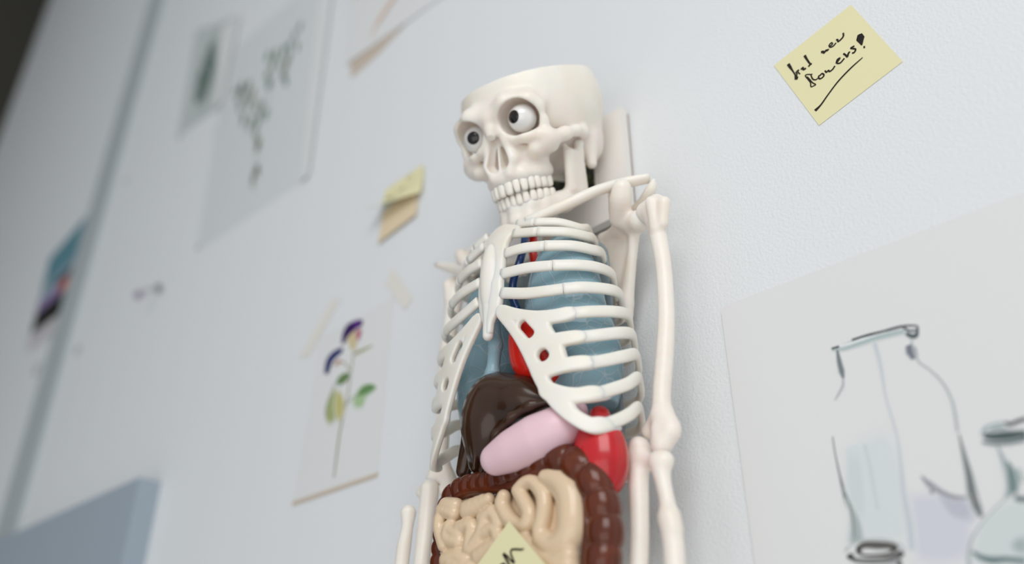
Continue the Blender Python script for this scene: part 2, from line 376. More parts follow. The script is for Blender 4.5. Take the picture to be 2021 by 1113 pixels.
# ---- upper sheets
o = wallpt(780, 60)
t = thing('flower_sheet', o, 'white sheet with orange-brown stem at the top edge, lower corner peeling, above the skull', 'picture', 'plant pictures')
sheet('paper', wp((690, -120), (960, -60), (872, -4), (688, 128)), M['paper'], .0006, .0008, curl=lambda u, v: .010*max(0, v-.5)**2*(1-u)*.6, parent=t, origin=o, n=14)
sheet('backing', wp((692, 118), (800, 50), (746, 108), (694, 154)), M['kraft'], .0005, .0004, parent=t, origin=o)
g = Paint(o, .0026)
g.stroke([(736, 78), (744, 52), (762, 22), (784, -10), (800, -40)], [2.5, 7, 8, 7, 5], (222, 186, 158), .5).stroke([(748, 50), (766, 22), (786, -8)], 3, (196, 142, 108), .6)
g.build('painted_stem', t)
g = Paint(o, .0026); g.stroke([(700, -4), (712, -16), (722, -30)], 4, (206, 150, 130), .5); g.build('painted_stem', t)

o = wallpt(520, 250)
t = thing('plant_sheet', o, 'large translucent white sheet with grey-green leafy sprig, left of the top sheet', 'picture', 'plant pictures')
sheet('paper', wp((450, 110), (655, -70), (605, 352), (388, 496)), mat('pale_vellum', (214, 218, 218), .6), .0002, .0002, parent=t, origin=o)  # one even pale grey tone over the whole sheet
sheet('curled_edge', wp((640, -60), (668, -70), (614, 345), (598, 362)), M['paper'], .0006, .004, parent=t, origin=o)
g = Paint(o, .0007); bgv = srgb((214, 218, 218))
g.stroke([(597, 45), (575, 90), (545, 150), (528, 200), (512, 250), (505, 320), (500, 380)], 2, (150, 160, 156), .5, bg=bgv)
g.stroke([(470, 180), (490, 220), (505, 260)], 2, (150, 160, 156), .5, bg=bgv)
g.build('stem', t)
rs = random.Random(8)
for (x, y) in [(593, 52), (582, 70), (572, 88), (588, 92), (562, 98), (545, 108), (552, 122), (538, 132), (530, 112), (566, 128), (560, 146), (528, 148), (532, 165), (572, 112), (565, 160),
               (466, 180), (478, 172), (492, 168), (470, 196), (486, 190), (500, 186), (474, 212), (492, 205), (508, 212), (518, 205), (482, 232), (500, 238), (514, 228), (526, 225), (492, 252), (508, 248), (505, 268), (512, 282), (508, 292), (508, 332), (502, 345), (500, 358), (510, 338), (480, 240), (478, 178)]:
    s = rs.uniform(7, 11); a = rs.uniform(-.5, .4); c = rs.choice([(118, 136, 122), (94, 114, 104), (138, 148, 136), (102, 122, 98), (138, 140, 120)])
    g = Paint(o, .0008); g.wash([(x+s*.5*cos(a+q)*1.0-s*sin(q)*.3, y+s*1.5*sin(q)) for q in (0, 1.2, 2.4, 3.6, 4.8)], c, .3, bg=bgv); g.build('leaf', t)

o = wallpt(410, 150)
t = thing('plant_sheet', o, 'narrow grey sheet with dark green plant, farther left beyond the leafy sprig sheet', 'picture', 'plant pictures')
sheet('paper', wp((388, 60), (470, 30), (436, 210), (350, 272)), mat('grey_vellum', (196, 202, 200), .6), .0002, .0002, parent=t, origin=o)
sheet('curled_edge', wp((440, 60), (478, 30), (440, 205), (428, 216)), M['paper'], .0006, .004, parent=t, origin=o)
g = Paint(o, .002); bg2 = srgb((196, 202, 200))
g.wash([(432, 50), (436, 90), (425, 160), (402, 215), (385, 210), (392, 150), (412, 90)], (128, 140, 134), .5, bg=bg2)
for (x, y) in [(418, 100), (410, 125), (400, 150), (395, 175), (408, 160), (415, 140), (392, 195), (402, 185), (420, 120), (398, 165)]:
    g.wash([(x+6*cos(q), y+12*sin(q)) for q in (0, 1.2, 2.4, 3.6, 4.8)], (84, 108, 98), .3, bg=srgb((128, 140, 134)))
g.build('painted_plant', t)

o = wallpt(120, 550)
t = thing('postcard', o, 'glossy photo print of pink and blue sky over dark ground, far left of wall', 'photo print')
sheet('print', wp((100, 512), (186, 412), (130, 611), (63, 662)), mat('photo_white', (214, 214, 216), .5), .001, .001, parent=t, origin=o)
sheet('white_border', wp((63, 660), (130, 608), (118, 652), (55, 694)), mat('photo_border', (206, 202, 204), .6), .001, .001, parent=t, origin=o)
g = Paint(o, .0026)
def cv(u, v):  # u across 0..1, v down 0..1 on the print
    a = np.array([(100, 512), (186, 412), (130, 611), (63, 662)], float); return tuple(a[0]*(1-u)*(1-v)+a[1]*u*(1-v)+a[2]*u*v+a[3]*(1-u)*v)
def band(v0, v1, c, u0=0, u1=1):
    g.conv = lambda p: wallpt(*p); ps = [cv(u0, v0), cv(u1, v0), cv(u1, v1), cv(u0, v1)]; g.n += 1
    ids = [g.pt(wallpt(*p), srgb(c), g.n*2e-5) for p in ps]; g.F.append(tuple(ids))
band(0, .45, (96, 140, 152)); band(.42, .66, (150, 168, 178)); band(.5, .62, (52, 66, 84), .45, 1); band(.6, .72, (206, 112, 84), .5, 1); band(.6, .76, (148, 128, 170), 0, .62); band(.74, 1, (40, 38, 36))
g.build('picture', t)

o = wallpt(290, 570)
g = Paint(o, .001); bgw = srgb((224, 228, 229))
fl = thing('small_flower', o, 'tiny faded purple flower stuck on the bare wall, right of the photo print', 'flower')
g.wash([(265, 578), (275, 572), (284, 580), (276, 592), (266, 588)], (140, 124, 152), .4, bg=bgw)
g.wash([(284, 572), (294, 566), (298, 574), (288, 580)], (176, 168, 182), .5, bg=bgw)
g.wash([(305, 562), (316, 558), (324, 570), (315, 582), (306, 574)], (124, 128, 132), .4, bg=bgw)
g.build('petals', fl)
g = Paint(o, .0009); g.stroke([(312, 574), (302, 595), (294, 618)], 3, (190, 196, 192), .6, bg=bgw).stroke([(278, 582), (290, 575), (305, 570)], 2, (182, 182, 186), .6, bg=bgw); g.build('stem', fl)

# lumps of putty on the wall
def lump(px, py, r, lab):
    c = wallpt(px, py); V = []; F = []; n = 10
    for i in range(4):
        a = i/3*pi/2
        for k in range(n):
            q = 2*pi*k/n; rr = r*cos(a)*(1+.15*sin(3*q+i)) if i < 3 else r*.05; V.append((rr*cos(q), -r*.4*sin(a), rr*sin(q)))
    for i in range(3):
        for k in range(n): F.append((i*n+k, i*n+(k+1) % n, (i+1)*n+(k+1) % n, (i+1)*n+k))
    F.append(tuple(range(3*n, 4*n)))
    ob = mk('putty_lump', V, F, M['putty'], label=lab, cat='putty', group='putty lumps on the wall'); ob.location = (c[0], 0, c[1])
for a in [(356, 270, .007, 'grey putty lump by lower corner of the narrow grey plant sheet'), (424, 264, .004, 'faint grey putty lump between the two leafy plant sheets'), (155, 690, .011, 'grey putty lump on wall right of and below the photo print'),
          (76, 728, .014, 'grey putty lump directly under the photo print'), (250, 356, .007, 'faint putty lump on wall above the tiny purple flower'), (392, 488, .006, 'grey putty lump at lower left corner of the leafy sprig sheet')]: lump(*a)

# board low at the left
a = wallpt(318, 952); b = wallpt(0, 1100)
slab('wall_board', wallpt(-60, 1110)[0], a[0], -.03, 0, .2+0*CZ, a[1], M['board'], label='grey-blue board on the wall at lower left corner, out of focus', cat='board')

# ---- bottle drawing
o = wallpt(1700, 850)
t = thing('bottle_drawing', o, 'large white sheet with watercolour drawing of glass bottles, right of the arm bones', 'drawing')
a = wallpt(1424, 608); b = wallpt(1492, 1113)
x0 = (a[0]+b[0])/2; z1 = a[1]; x1 = x0+.42; z0 = z1-.30; rr = .006
V = []; 
for cx, cz, q0 in ((x1-rr, z1-rr, 0), (x0+rr, z1-rr, 90), (x0+rr, z0+rr, 180), (x1-rr, z0+rr, 270)):
    for k in range(7): q = radians(q0+k*15); V.append((cx+rr*cos(q)-o[0], -.0004, cz+rr*sin(q)-o[1]))
n = len(V); V += [(v[0], -.0014, v[2]) for v in V]
mk('paper', V, [tuple(range(n)), tuple(range(2*n-1, n-1, -1))]+[(k, (k+1) % n, n+(k+1) % n, n+k) for k in range(n)], M['paper'], smooth=False, parent=t)
def bc(p): return wallpt(1400+p[0]/2.0129, 560+p[1]/2.0129)
def ec(p): return wallpt(1640+p[0]/3.5564, 800+p[1]/3.5564)
g = Paint(o, .0016, bc)
P1 = srgb((216, 221, 221))
g.wash([(530, 650), (620, 590), (720, 570), (770, 700), (800, 880), (815, 1060), (560, 1060), (555, 900)], (212, 218, 218), .3)
g.wash([(780, 820), (900, 820), (1030, 860), (1070, 960), (1040, 1120), (830, 1130), (790, 980)], (206, 208, 216), .35)
g.wash([(545, 655), (600, 650), (625, 800), (630, 960), (580, 960), (548, 800)], (204, 212, 211), .45, bg=srgb((213, 219, 219)))
g.wash([(880, 800), (960, 850), (1030, 860), (1060, 950), (960, 930)], (188, 190, 200), .4, bg=srgb((207, 210, 216)))
g.stroke([(660, 235), (685, 330), (705, 450), (745, 590), (762, 700), (775, 830), (800, 960), (810, 1060)], [4, 3, 1.6, 1.8, 3, 5, 7, 6], (196, 203, 208), .7)
g.stroke([(490, 262), (560, 240), (640, 212), (740, 180), (790, 170), (830, 170)], [2, 2.4, 3, 2.4, 1.6, 1.2], (62, 72, 72), .35)
g.stroke([(495, 268), (540, 262), (600, 240), (680, 215), (780, 192)], [1.5, 3, 5, 5, 4], (170, 186, 184), .6)
g.stroke([(520, 252), (600, 228), (700, 192)], 1.6, (228, 232, 232), .4)
g.stroke([(570, 226), (640, 206), (760, 176)], [1.5, 2.2, 1.2], (54, 62, 62), .3)
g.stroke([(775, 178), (800, 190), (825, 186), (832, 172)], 1.6, (72, 82, 82), .3)
g.stroke([(785, 200), (808, 212), (826, 208), (831, 178)], [2.5, 4, 3.6, 2], (84, 96, 98), .4)
g.stroke([(512, 265), (520, 310), (530, 350), (537, 378)], [2, 4.2, 5, 2], (120, 128, 132), .5)
g.stroke([(536, 380), (534, 410), (518, 440), (503, 466)], [1.6, 2.4, 2, .8], (176, 182, 184), .5)
g.stroke([(796, 246), (806, 270), (820, 300)], [5, 8, 5], (122, 126, 136), .35)
g.stroke([(804, 218), (815, 260), (835, 312), (880, 345), (930, 395), (965, 460), (980, 520), (990, 590)], [1, 1.2, 1.4, 1.2, 1.6, 1.6, 2, 2], (168, 176, 176), .5)
g.stroke([(494, 610), (505, 680), (522, 760), (545, 850), (572, 920)], [.8, 1, 1.4, 3.2, 4], (112, 120, 120), .45)
g.stroke([(548, 850), (570, 900), (585, 960), (590, 1030)], [2, 5, 10, 14], (164, 176, 175), .7)
g.stroke([(535, 810), (562, 880), (576, 950), (580, 1010)], [1, 2, 2, 2], (120, 130, 130), .6)
g.stroke([(996, 600), (1015, 680), (1035, 760), (1050, 840), (1068, 890), (1085, 928)], [1, 3, 5, 7, 6, 3], (116, 124, 124), .5)
g.stroke([(1045, 830), (1060, 880)], 3.4, (70, 76, 76), .6)
g.stroke([(846, 766), (880, 800), (930, 832), (975, 850), (1028, 852)], [1.4, 5, 4, 4, 2], (150, 152, 160), .6)
g.stroke([(885, 820), (892, 836)], 3.5, (140, 142, 150), .6)
g.stroke([(620, 640), (645, 740), (662, 840), (675, 900)], 3, (200, 209, 208), .7, bg=srgb((211, 217, 217)))
g.build('tall_bottle', t)
g = Paint(o, .0017, ec)
g.stroke([(105, 1030), (140, 990), (230, 950), (380, 945), (500, 985), (520, 1030)], 1.2, (170, 176, 176), .5)
g.stroke([(190, 1020), (240, 985), (330, 985), (430, 990), (460, 1010), (420, 1045), (310, 1055), (230, 1050), (190, 1020)], [4, 5, 6, 5, 5, 3, 2, 2, 4], (92, 90, 86), .4)
g.stroke([(125, 1075), (150, 1060), (170, 1085), (250, 1092), (380, 1085), (470, 1060), (515, 1035)], [3, 4, 3, 3, 3, 5, 4], (74, 74, 72), .4)
g.stroke([(180, 1100), (300, 1108), (440, 1100), (492, 1085)], [2, 2.5, 3, 3], (120, 122, 122), .5).stroke([(486, 1090), (490, 1140)], 4, (96, 98, 98), .5)
g.build('bottle_neck', t)
g = Paint(o, .0018, ec)
g.wash([(1000, 1040), (1030, 900), (1100, 780), (1200, 690), (1300, 650), (1420, 700), (1420, 1150), (990, 1150)], (206, 213, 212), .25)
g.wash([(1250, 980), (1310, 920), (1400, 930), (1400, 1050), (1300, 1050)], (166, 178, 178), .6, bg=srgb((206, 213, 212)))
g.stroke([(1075, 215), (1090, 170), (1150, 140), (1230, 128), (1330, 130)], [3, 3, 2, 1.5, 2], (150, 168, 168), .5)
g.wash([(1075, 200), (1130, 150), (1220, 145), (1290, 190), (1380, 190), (1380, 240), (1180, 245), (1080, 250)], (142, 160, 158), .3)
g.stroke([(1080, 215), (1140, 225), (1240, 220), (1380, 212)], [4, 6, 8, 7], (78, 92, 92), .5)
g.stroke([(1070, 262), (1150, 272), (1260, 266), (1370, 245)], [2, 3, 3, 3], (104, 118, 118), .5)
g.stroke([(1228, 122), (1262, 140), (1310, 120), (1380, 98)], [1.6, 2.4, 2.6, 2.6], (72, 80, 80), .35)
g.stroke([(1175, 290), (1215, 380), (1240, 470), (1255, 560), (1255, 640)], [1.2, 3, 4, 4, 5], (150, 166, 168), .6)
g.stroke([(1245, 400), (1272, 480), (1285, 560), (1280, 620)], [2, 7, 8, 6], (120, 138, 138), .5)
g.stroke([(1255, 640), (1200, 690), (1120, 770), (1040, 870), (990, 960), (975, 1060), (980, 1140)], [1.5, 1, 1, 1.2, 1.5, 2, 2.5], (160, 172, 172), .5)
g.stroke([(1300, 650), (1340, 665), (1400, 660)], 4, (100, 114, 114), .5)
g.stroke([(1000, 1030), (1060, 1070), (1140, 1090), (1240, 1085), (1380, 1100)], [2, 4, 5, 4, 4], (94, 120, 122), .5)
g.stroke([(1320, 450), (1345, 540)], 3, (160, 172, 172), .6)
g.build('round_flask', t)

# ---- framed picture behind the skull
a = wallpt(1240, 300, .006); b = wallpt(1200, 434, .012); top = wallpt(1235, 205, .012)
x1 = a[0]; z0 = b[1]; z1 = top[1]; x0 = x1-.15
o = np.array([(x0+x1)/2, (z0+z1)/2])
t = thing('picture_frame', o, 'white framed dark green picture hanging on the wall behind the skull and neck', 'picture frame')
bw = .034
def fb(nm, xa, xb, za, zb, d0, d1, m): return slab(nm, xa-o[0], xb-o[0], -d1, -d0, za-o[1], zb-o[1], m, parent=t)
fb('frame_rail', x0, x1, z0, z0+bw, .003, .012, M['frame']); fb('frame_rail', x0, x1, z1-bw, z1, .003, .012, M['frame'])
fb('frame_stile', x0, x0+bw, z0+bw, z1-bw, .003, .012, M['frame']); fb('frame_stile', x1-bw, x1, z0+bw, z1-bw, .003, .012, M['frame'])
fb('back_panel', x0+.001, x1-.001, z0+.001, z1-.001, .0, .003, M['wood'])
fb('picture', x0+bw, x1-bw, z0+bw, z1-bw, .003, .006, mat('green_picture', (38, 46, 38), .4, vary=(110, (112, 122, 70), .45, .62)))

# ================================================================== the anatomical model
model = empty('skeleton_model', (X0, 0, CZ), 'ivory plastic anatomical skeleton with coloured organs hanging on the white wall', 'skeleton')
def part(name, V, F, m, parent=model, smooth=True, **k): return mk(name, b2w(V), F, m, smooth=smooth, parent=parent, **k)
def fpart(name, fld, m, parent=model, xf=None, **k):
    P, Q = fld.mesh()
    if xf: P = xf(P)
    return part(name, P, Q, m, parent, **k)
# ---- skull, own millimetres (x side, y forward, z up), then scaled, nodded and set on the neck
SK = (np.array([8.7, 55., 501.5]), .786)
def rot3(y, p, r):
    cy, sy, cp, sp, cr, sr = cos(y), sin(y), cos(p), sin(p), cos(r), sin(r)
    return np.array([[cy, -sy, 0], [sy, cy, 0], [0, 0, 1]])@np.array([[1, 0, 0], [0, cp, -sp], [0, sp, cp]])@np.array([[cr, 0, sr], [0, 1, 0], [-sr, 0, cr]])
RS = rot3(radians(-3), radians(-26), radians(4.4))
def sk(P): return (np.asarray(P, float)*SK[1])@RS.T+SK[0]
sf = Field((-84, -66, -48), (84, 108, 90), 1.25)
cr = Field.__new__(Field); cr.X, cr.Y, cr.Z, cr.v = sf.X, sf.Y, sf.Z, sf.v.copy()
cr.add(cr.ell((0, -8, 58), (78, 72, 74)), 1); cr.v = np.maximum(cr.v, -14-cr.Z); cr.add(cr.ell((0, 30, 58), (64, 56, 70)), 20)
cran = cr.v
sf.v = cran.copy()
for s in (-1, 1):
    sf.add(sf.ell((s*40, -22, 8), (22, 30, 26)), 14)
    sf.chain([(s*54, -12, 6), (s*53, -9, -22)], [10, 6], 8)                       # mastoid
    sf.chain([(s*2, 88, 37), (s*24, 89, 45), (s*44, 78, 42), (s*51, 72, 34)], [7, 6.5, 6, 5.5], 16)  # brow
    sf.chain([(s*51, 72, 34), (s*52, 69, 18), (s*50, 69, 4)], [5, 4.5, 7], 5)       # outer orbit rim
    sf.chain([(s*49, 62, 40), (s*50, 48, 60), (s*58, 20, 70)], [3, 2, 1.5], 9)      # temporal line
    sf.chain([(s*50, 67, 0), (s*38, 73, -8)], [9, 9], 8); sf.add(sf.ell((s*48, 61, -4), (8, 13, 10)), 8)
    sf.chain([(s*51, 64, 0), (s*60, 46, 4), (s*64, 28, 8), (s*61, 8, 8)], [8, 6.5, 5.2, 5.6], 6)       # zygomatic arch
    sf.chain([(s*10, 86, 18), (s*20, 85, 8), (s*32, 83, 6), (s*46, 76, 5)], [5, 5, 5, 6], 6)
    sf.chain([(s*9, 86, 32), (s*12, 86, 8), (s*15, 87, -12), (s*10, 88, -26)], [5, 4.5, 6, 7], 5)
    sf.chain([(s*28, 48, -26), (s*25, 64, -28), (s*17, 78, -29), (0, 84, -29)], [8, 8.5, 8.5, 8.5], 6)
    sf.chain([(s*34, 62, -6), (s*28, 56, -26)], [10, 9], 8)
    sf.chain([(s*60, 8, 12), (s*50, -6, 12)], [6, 8], 6)
    for q in (0, 8, 16):    # root ridges over the upper teeth
        pass
sf.add(sf.ell((0, 60, -8), (32, 28, 26)), 8); sf.add(sf.ell((0, 58, 28), (34, 26, 24)), 8)
sf.chain([(0, 87, 38), (0, 92, 24), (0, 95, 14)], [6, 5.5, 4.5], 5)
sf.add(sf.ell((0, -5, -6), (26, 30, 12)), 10); sf.add(sf.ell((0, 30, -6), (27, 32, 16)), 8)
for s in (-1, 1):
    sf.sub(sf.ell((s*31, 80, 28), (20.5, 26, 19.5), rot3(0, 0, 0)), 4)
    sf.sub(sf.cap((s*31, 84, 28), (s*22, 52, 28), 17, 8), 4)
    sf.sub(sf.cap((s*1.5, 98, 11), (s*6, 98, -13), 5, 9), 2)
    sf.sub(sf.cap((s*1.5, 88, 9), (s*6, 88, -12), 4.5, 9), 2)
    sf.sub(sf.cap((s*2, 78, 4), (s*6, 76, -11), 4, 7), 2)
    sf.sub(sf.cap((s*30, 92, -9), (s*30, 86, -9), 1.2, 1.2), 1)
    sf.sub(sf.cap((s*44, 40, -10), (s*45, 40, 8), 10, 7), 3)                        # gap inside the arch
sf.add(np.maximum(np.abs(sf.X+1)-1.3, np.maximum(sf.Y-87+.25*(sf.Z+4), np.maximum(-24-sf.Z, sf.Z-14))), 2)
inner = np.maximum(cran+5, np.clip(4+(sf.Y-5)*1.8, 4, 50.5)-sf.Z); sf.v = np.maximum(sf.v, -inner)
sf.v = np.maximum(sf.v, sf.Z-84+.1*sf.Y)
sf.v = np.maximum(sf.v, 20-(SK[0][1]+SK[1]*(RS[1, 0]*sf.X+RS[1, 1]*sf.Y+RS[1, 2]*sf.Z)))
skull = fpart('skull', sf, M['bone'], xf=sk)
# mandible
mf = Field((-66, -4, -92), (66, 96, 12), 1.2)
for s in (-1, 1):
    mf.chain([(0, 80, -74), (s*14, 76, -75), (s*26, 61, -72), (s*36, 40, -67), (s*44, 18, -60)], [8, 8, 7, 7, 7], 5, )
    mf.chain([(0, 79, -67), (s*14, 75, -67), (s*26, 60, -65), (s*35, 40, -61), (s*43, 18, -54)], [6.5, 6.5, 6.5, 6.5, 6.5], 5, )
    mf.chain([(0, 80, -61), (s*16, 74, -61), (s*25, 60, -60), (s*31, 44, -58), (s*37, 30, -54)], [6, 6, 6, 6, 6], 5)
    for y0 in (9, 14, 20, 26, 31): mf.chain([(s*(43+.1*(30-y0)), y0, -50), (s*(50+.08*(30-y0)), y0+1, -12)], [5.5, 4.2], 5)
    mf.chain([(s*51, 12, -16), (s*54, 11, -2)], [4, 5.5], 4); mf.chain([(s*49, 28, -16), (s*48, 31, -4)], [4, 2.5], 4)
    mf.chain([(0, 82, -78), (s*11, 80, -79)], [6, 5], 5)
mandible = fpart('mandible', mf, M['bone'], xf=sk)
# teeth: arch from the middle back, widths in mm
def tooth_mesh(w_, h, dp, up):
    V = []; F = []; nu, nv = 12, 8
    for j in range(nv+1):
        ph = -pi/2+pi*j/nv
        for i in range(nu):
            th = 2*pi*i/nu; f = lambda c, p: math.copysign(abs(c)**p, c)
            tap = 1-.16*up*f(sin(ph), .6)
            V.append((w_/2*f(cos(ph), .45)*f(cos(th), .6)*tap, dp/2*f(cos(ph), .5)*f(sin(th), .7), h/2*f(sin(ph), .55)))
    for j in range(nv):
        for i in range(nu): F.append((j*nu+i, j*nu+(i+1) % nu, (j+1)*nu+(i+1) % nu, (j+1)*nu+i))
    return np.array(V), F
def arch(par, name, z, h, A, B, yb, widths, up, tilt):
    # arc-length walk along x = A sin t, y = yb + B cos t
    ts = np.linspace(0, pi/2, 400); xs = A*np.sin(ts)**.85; ys = yb+B*np.cos(ts)**.9
    L = np.concatenate([[0], np.cumsum(np.hypot(np.diff(xs), np.diff(ys)))])
    s = 0
    for wd in widths:
        c = s+wd/2; s += wd
        x = np.interp(c, L, xs); y = np.interp(c, L, ys); x2 = np.interp(c+1, L, xs); y2 = np.interp(c+1, L, ys)
        an = atan2(y2-y, x2-x); back = c/L[-1]
        V, F = tooth_mesh(wd*.97, h*(1-.12*back), 7+3*back, up)
        V = V+np.array([0, 0, 0]); ca, sa = cos(an), sin(an)
        for sg in (-1, 1):
            P = np.stack([V[:, 0]*ca-V[:, 1]*sa, V[:, 0]*sa+V[:, 1]*ca, V[:, 2]], 1)+np.array([x, y, z+tilt*back]); P[:, 0] *= sg
            part(name, sk(P), F, M['tooth'], par)
arch(skull, 'upper_tooth', -41.5, 14.5, 31, 46, 43, [9.2, 7.6, 8.2, 7.4, 7.4, 9, 8.6], -1, 3)
arch(mandible, 'lower_tooth', -54.5, 13.5, 29.5, 42, 42, [6.6, 7, 7.6, 7.6, 7.6, 9.4, 9], 1, 3)
# eyes
def ball(c, r, name, m, parent, ax=None, cap_=None, nu=40, nv=24):
    V = []; F = []; ax = np.array([0, 1., 0]) if ax is None else ax/np.linalg.norm(ax)
    u = np.cross(ax, [0, 0, 1.]); u /= np.linalg.norm(u); w2 = np.cross(ax, u); end = cap_ if cap_ else pi
    for j in range(nv+1):
        ph = 1e-3+(end-1e-3)*j/nv
        for i in range(nu):
            a = 2*pi*i/nu; V.append(c+r*(cos(ph)*ax+sin(ph)*(cos(a)*u+sin(a)*w2)))
    for j in range(nv):
        for i in range(nu): F.append((j*nu+i, j*nu+(i+1) % nu, (j+1)*nu+(i+1) % nu, (j+1)*nu+i))
    if cap_: F.append(tuple(range(nv*nu, (nv+1)*nu)))
    return part(name, V, F, m, parent)
for (ctr, pupil) in (((30.5, 74, 28), (1012, 230)), ((-31, 74, 26.5), (933, 272))):
    c = sk(np.array(ctr, float)); r = 11.8
    best = None                                     # gaze: where that pixel's ray meets the ball
    for dd in np.arange(c[1]+r, c[1]-r, -.05):
        p = PB(pupil[0], pupil[1], dd)
        if np.linalg.norm(p-c) <= r: best = (0, p); break
    ax = best[1]-c
    eb = ball(c, r, 'eyeball', M['eye'], model)
    ball(c, r+.25, 'pupil', M['iris'], eb, ax=ax, cap_=.47, nv=8)

# ---- chest shell
LAT = [(52, 407), (57, 395), (64, 379), (72, 357), (78, 337), (84, 317), (86.5, 300), (88.5, 283), (89, 265), (87.5, 243)]
zs = np.array([l[1] for l in LAT][::-1], float); hs = np.array([l[0] for l in LAT][::-1], float)
def hw_(z): return np.interp(z, zs, hs)
def Dm(z): return np.interp(z, [220, 260, 310, 350, 380, 400, 412], [112, 112, 111, 112, 108, 102, 97])
def shell(x, z):
    q = np.clip(np.abs(x)/(hw_(z)+3.5), 0, .998); return 55+(Dm(z)-55)*(1-q**2.5)**(1/2.5)
def PS(px, py):
    for d in np.arange(118., 56., -.25):
        p = PB(px, py, d)
        if d <= float(shell(p[0], p[2])): return p
    return PB(px, py, 60)
TILT = .075
def mir(P):
    P = np.array(P, float); x = P[..., 0].copy(); P[..., 0] = -x; P[..., 2] += TILT*2*np.clip(x, 0, 200); return P
RIB = [ # sternal end ... seam , then bone picks up to the side
 ([(1021, 442), (1056, 439)], [(1102, 439), (1145, 450)]),
 ([(1014, 461), (1061, 457)], [(1115, 458), (1156, 466)]),
 ([(998, 500), (1032, 490), (1075, 485)], [(1129, 485), (1169, 493)]),
 ([(990, 541), (1040, 529), (1091, 524)], [(1140, 523), (1180, 528)]),
 ([(990, 578), (1034, 579), (1075, 575), (1112, 570)], [(1150, 567), (1200, 571)]),
 ([(1131, 618)], [(1165, 615), (1210, 615)]),
 ([(1150, 665)], [(1185, 661), (1222, 657)]),
 ([(1166, 716)], [(1200, 710), (1232, 703)]),
 ([(1183, 776)], [(1212, 767), (1240, 757)]),
 ([(1195, 838)], [(1220, 829), (1243, 817)])]
HH = [3.6, 4.0, 4.3, 4.4, 4.5, 4.5, 4.5, 4.5, 4.5, 4.5]
for i, (cart, bone) in enumerate(RIB):
    hx, hz = LAT[i]
    back = [(hx+1.5, 55, hz), (hx-4, 44, hz-1), (hx-12, 33, hz-2), (hx*.72, 22.5, hz-1), (hx*.42, 17.5, hz+3), (hx*.2, 20, hz+6), (11, 26, hz+8)]
    cp = [PS(*c) for c in cart]; bp = [cp[-1]]+[PS(*c) for c in bone]
    if len(cp) > 1:
        P = spline(cp, 6); V, F = sweep(P, (0, 0, 1), HH[i], 2.5)
        part('costal_cartilage', V, F, M['bone']); part('costal_cartilage', mir(V), F, M['bone'])
    P = spline(bp+[np.array(b, float) for b in back], 7)
    nn = len(P); hv = np.interp(np.linspace(0, 1, nn), [0, .04, .4, .6, 1], [HH[i]+.25, HH[i]+.1, HH[i], HH[i]*.85, HH[i]*.7])
    V, F = sweep(P, (0, 0, 1), hv, np.interp(np.linspace(0, 1, nn), [0, .05, .5, 1], [2.9, 2.6, 2.4, 2.2]))
    part('rib', V, F, M['bone']); part('rib', mir(V), F, M['bone'])
for hx, hz, x1 in ((82, 226, 66), (70, 209, 56)):
    P = spline([(x1+12, 34, hz+1), (x1, 24, hz), (x1*.6, 18, hz+4), (x1*.25, 18, hz+9), (10, 26, hz+12)], 6)
    V, F = sweep(P, (0, 0, 1), np.interp(np.linspace(0, 1, len(P)), [0, .2, 1], [2, 3.4, 3]), 2.2)
    part('rib', V, F, M['bone']); part('rib', mir(V), F, M['bone'])
# merged lower cartilage plate
def seg2(X, Z, a, b, r1, r2):
    dx, dz = b[0]-a[0], b[2]-a[2]; L = dx*dx+dz*dz+1e-9; h = np.clip(((X-a[0])*dx+(Z-a[2])*dz)/L, 0, 1)
    return np.hypot(X-a[0]-h*dx, Z-a[2]-h*dz)-(r1+(r2-r1)*h)
def plate(lo, hi, chains, half, rnd, m, name, res=.75, both=True, k=2.5, dfun=shell, holes=()):
    f = Field(lo, hi, res); X2, Z2 = f.X[:, 0, :], f.Z[:, 0, :]; v = np.full(X2.shape, 1e3, np.float32)
    for pts, r in chains:
        r = np.broadcast_to(r, len(pts)).astype(float)
        if len(pts) > 2: pts = spline(pts, 4); r = spline([np.array([q]) for q in r], 4)[:, 0]
        for a, b, ra, rb in zip(pts, pts[1:], r, r[1:]):
            d = seg2(X2, Z2, a, b, ra, rb); h = np.clip(.5+.5*(d-v)/k, 0, 1); v = d*(1-h)+v*h-k*h*(1-h)
    for a, b, r in holes:
        d = seg2(X2, Z2, a, b, r, r); h = np.clip(.5-.5*(v+d)/2, 0, 1); v = v*(1-h)-d*h+2*h*(1-h)
    sh = dfun(X2, Z2); gx, gz = np.gradient(sh, res); nrm = 1/np.sqrt(1+np.clip(gx*gx+gz*gz, 0, 9))
    t_ = np.abs(f.Y-sh[:, None, :])*nrm[:, None, :]-half; vv = np.broadcast_to(v[:, None, :], f.Y.shape)
    a, b = vv+rnd, t_+rnd
    f.v = np.hypot(np.maximum(a, 0), np.maximum(b, 0))+np.minimum(np.maximum(a, b), 0)-rnd
    P, Q = f.mesh(); part(name, P, Q, m)
    if both: part(name, mir(P), Q, m)
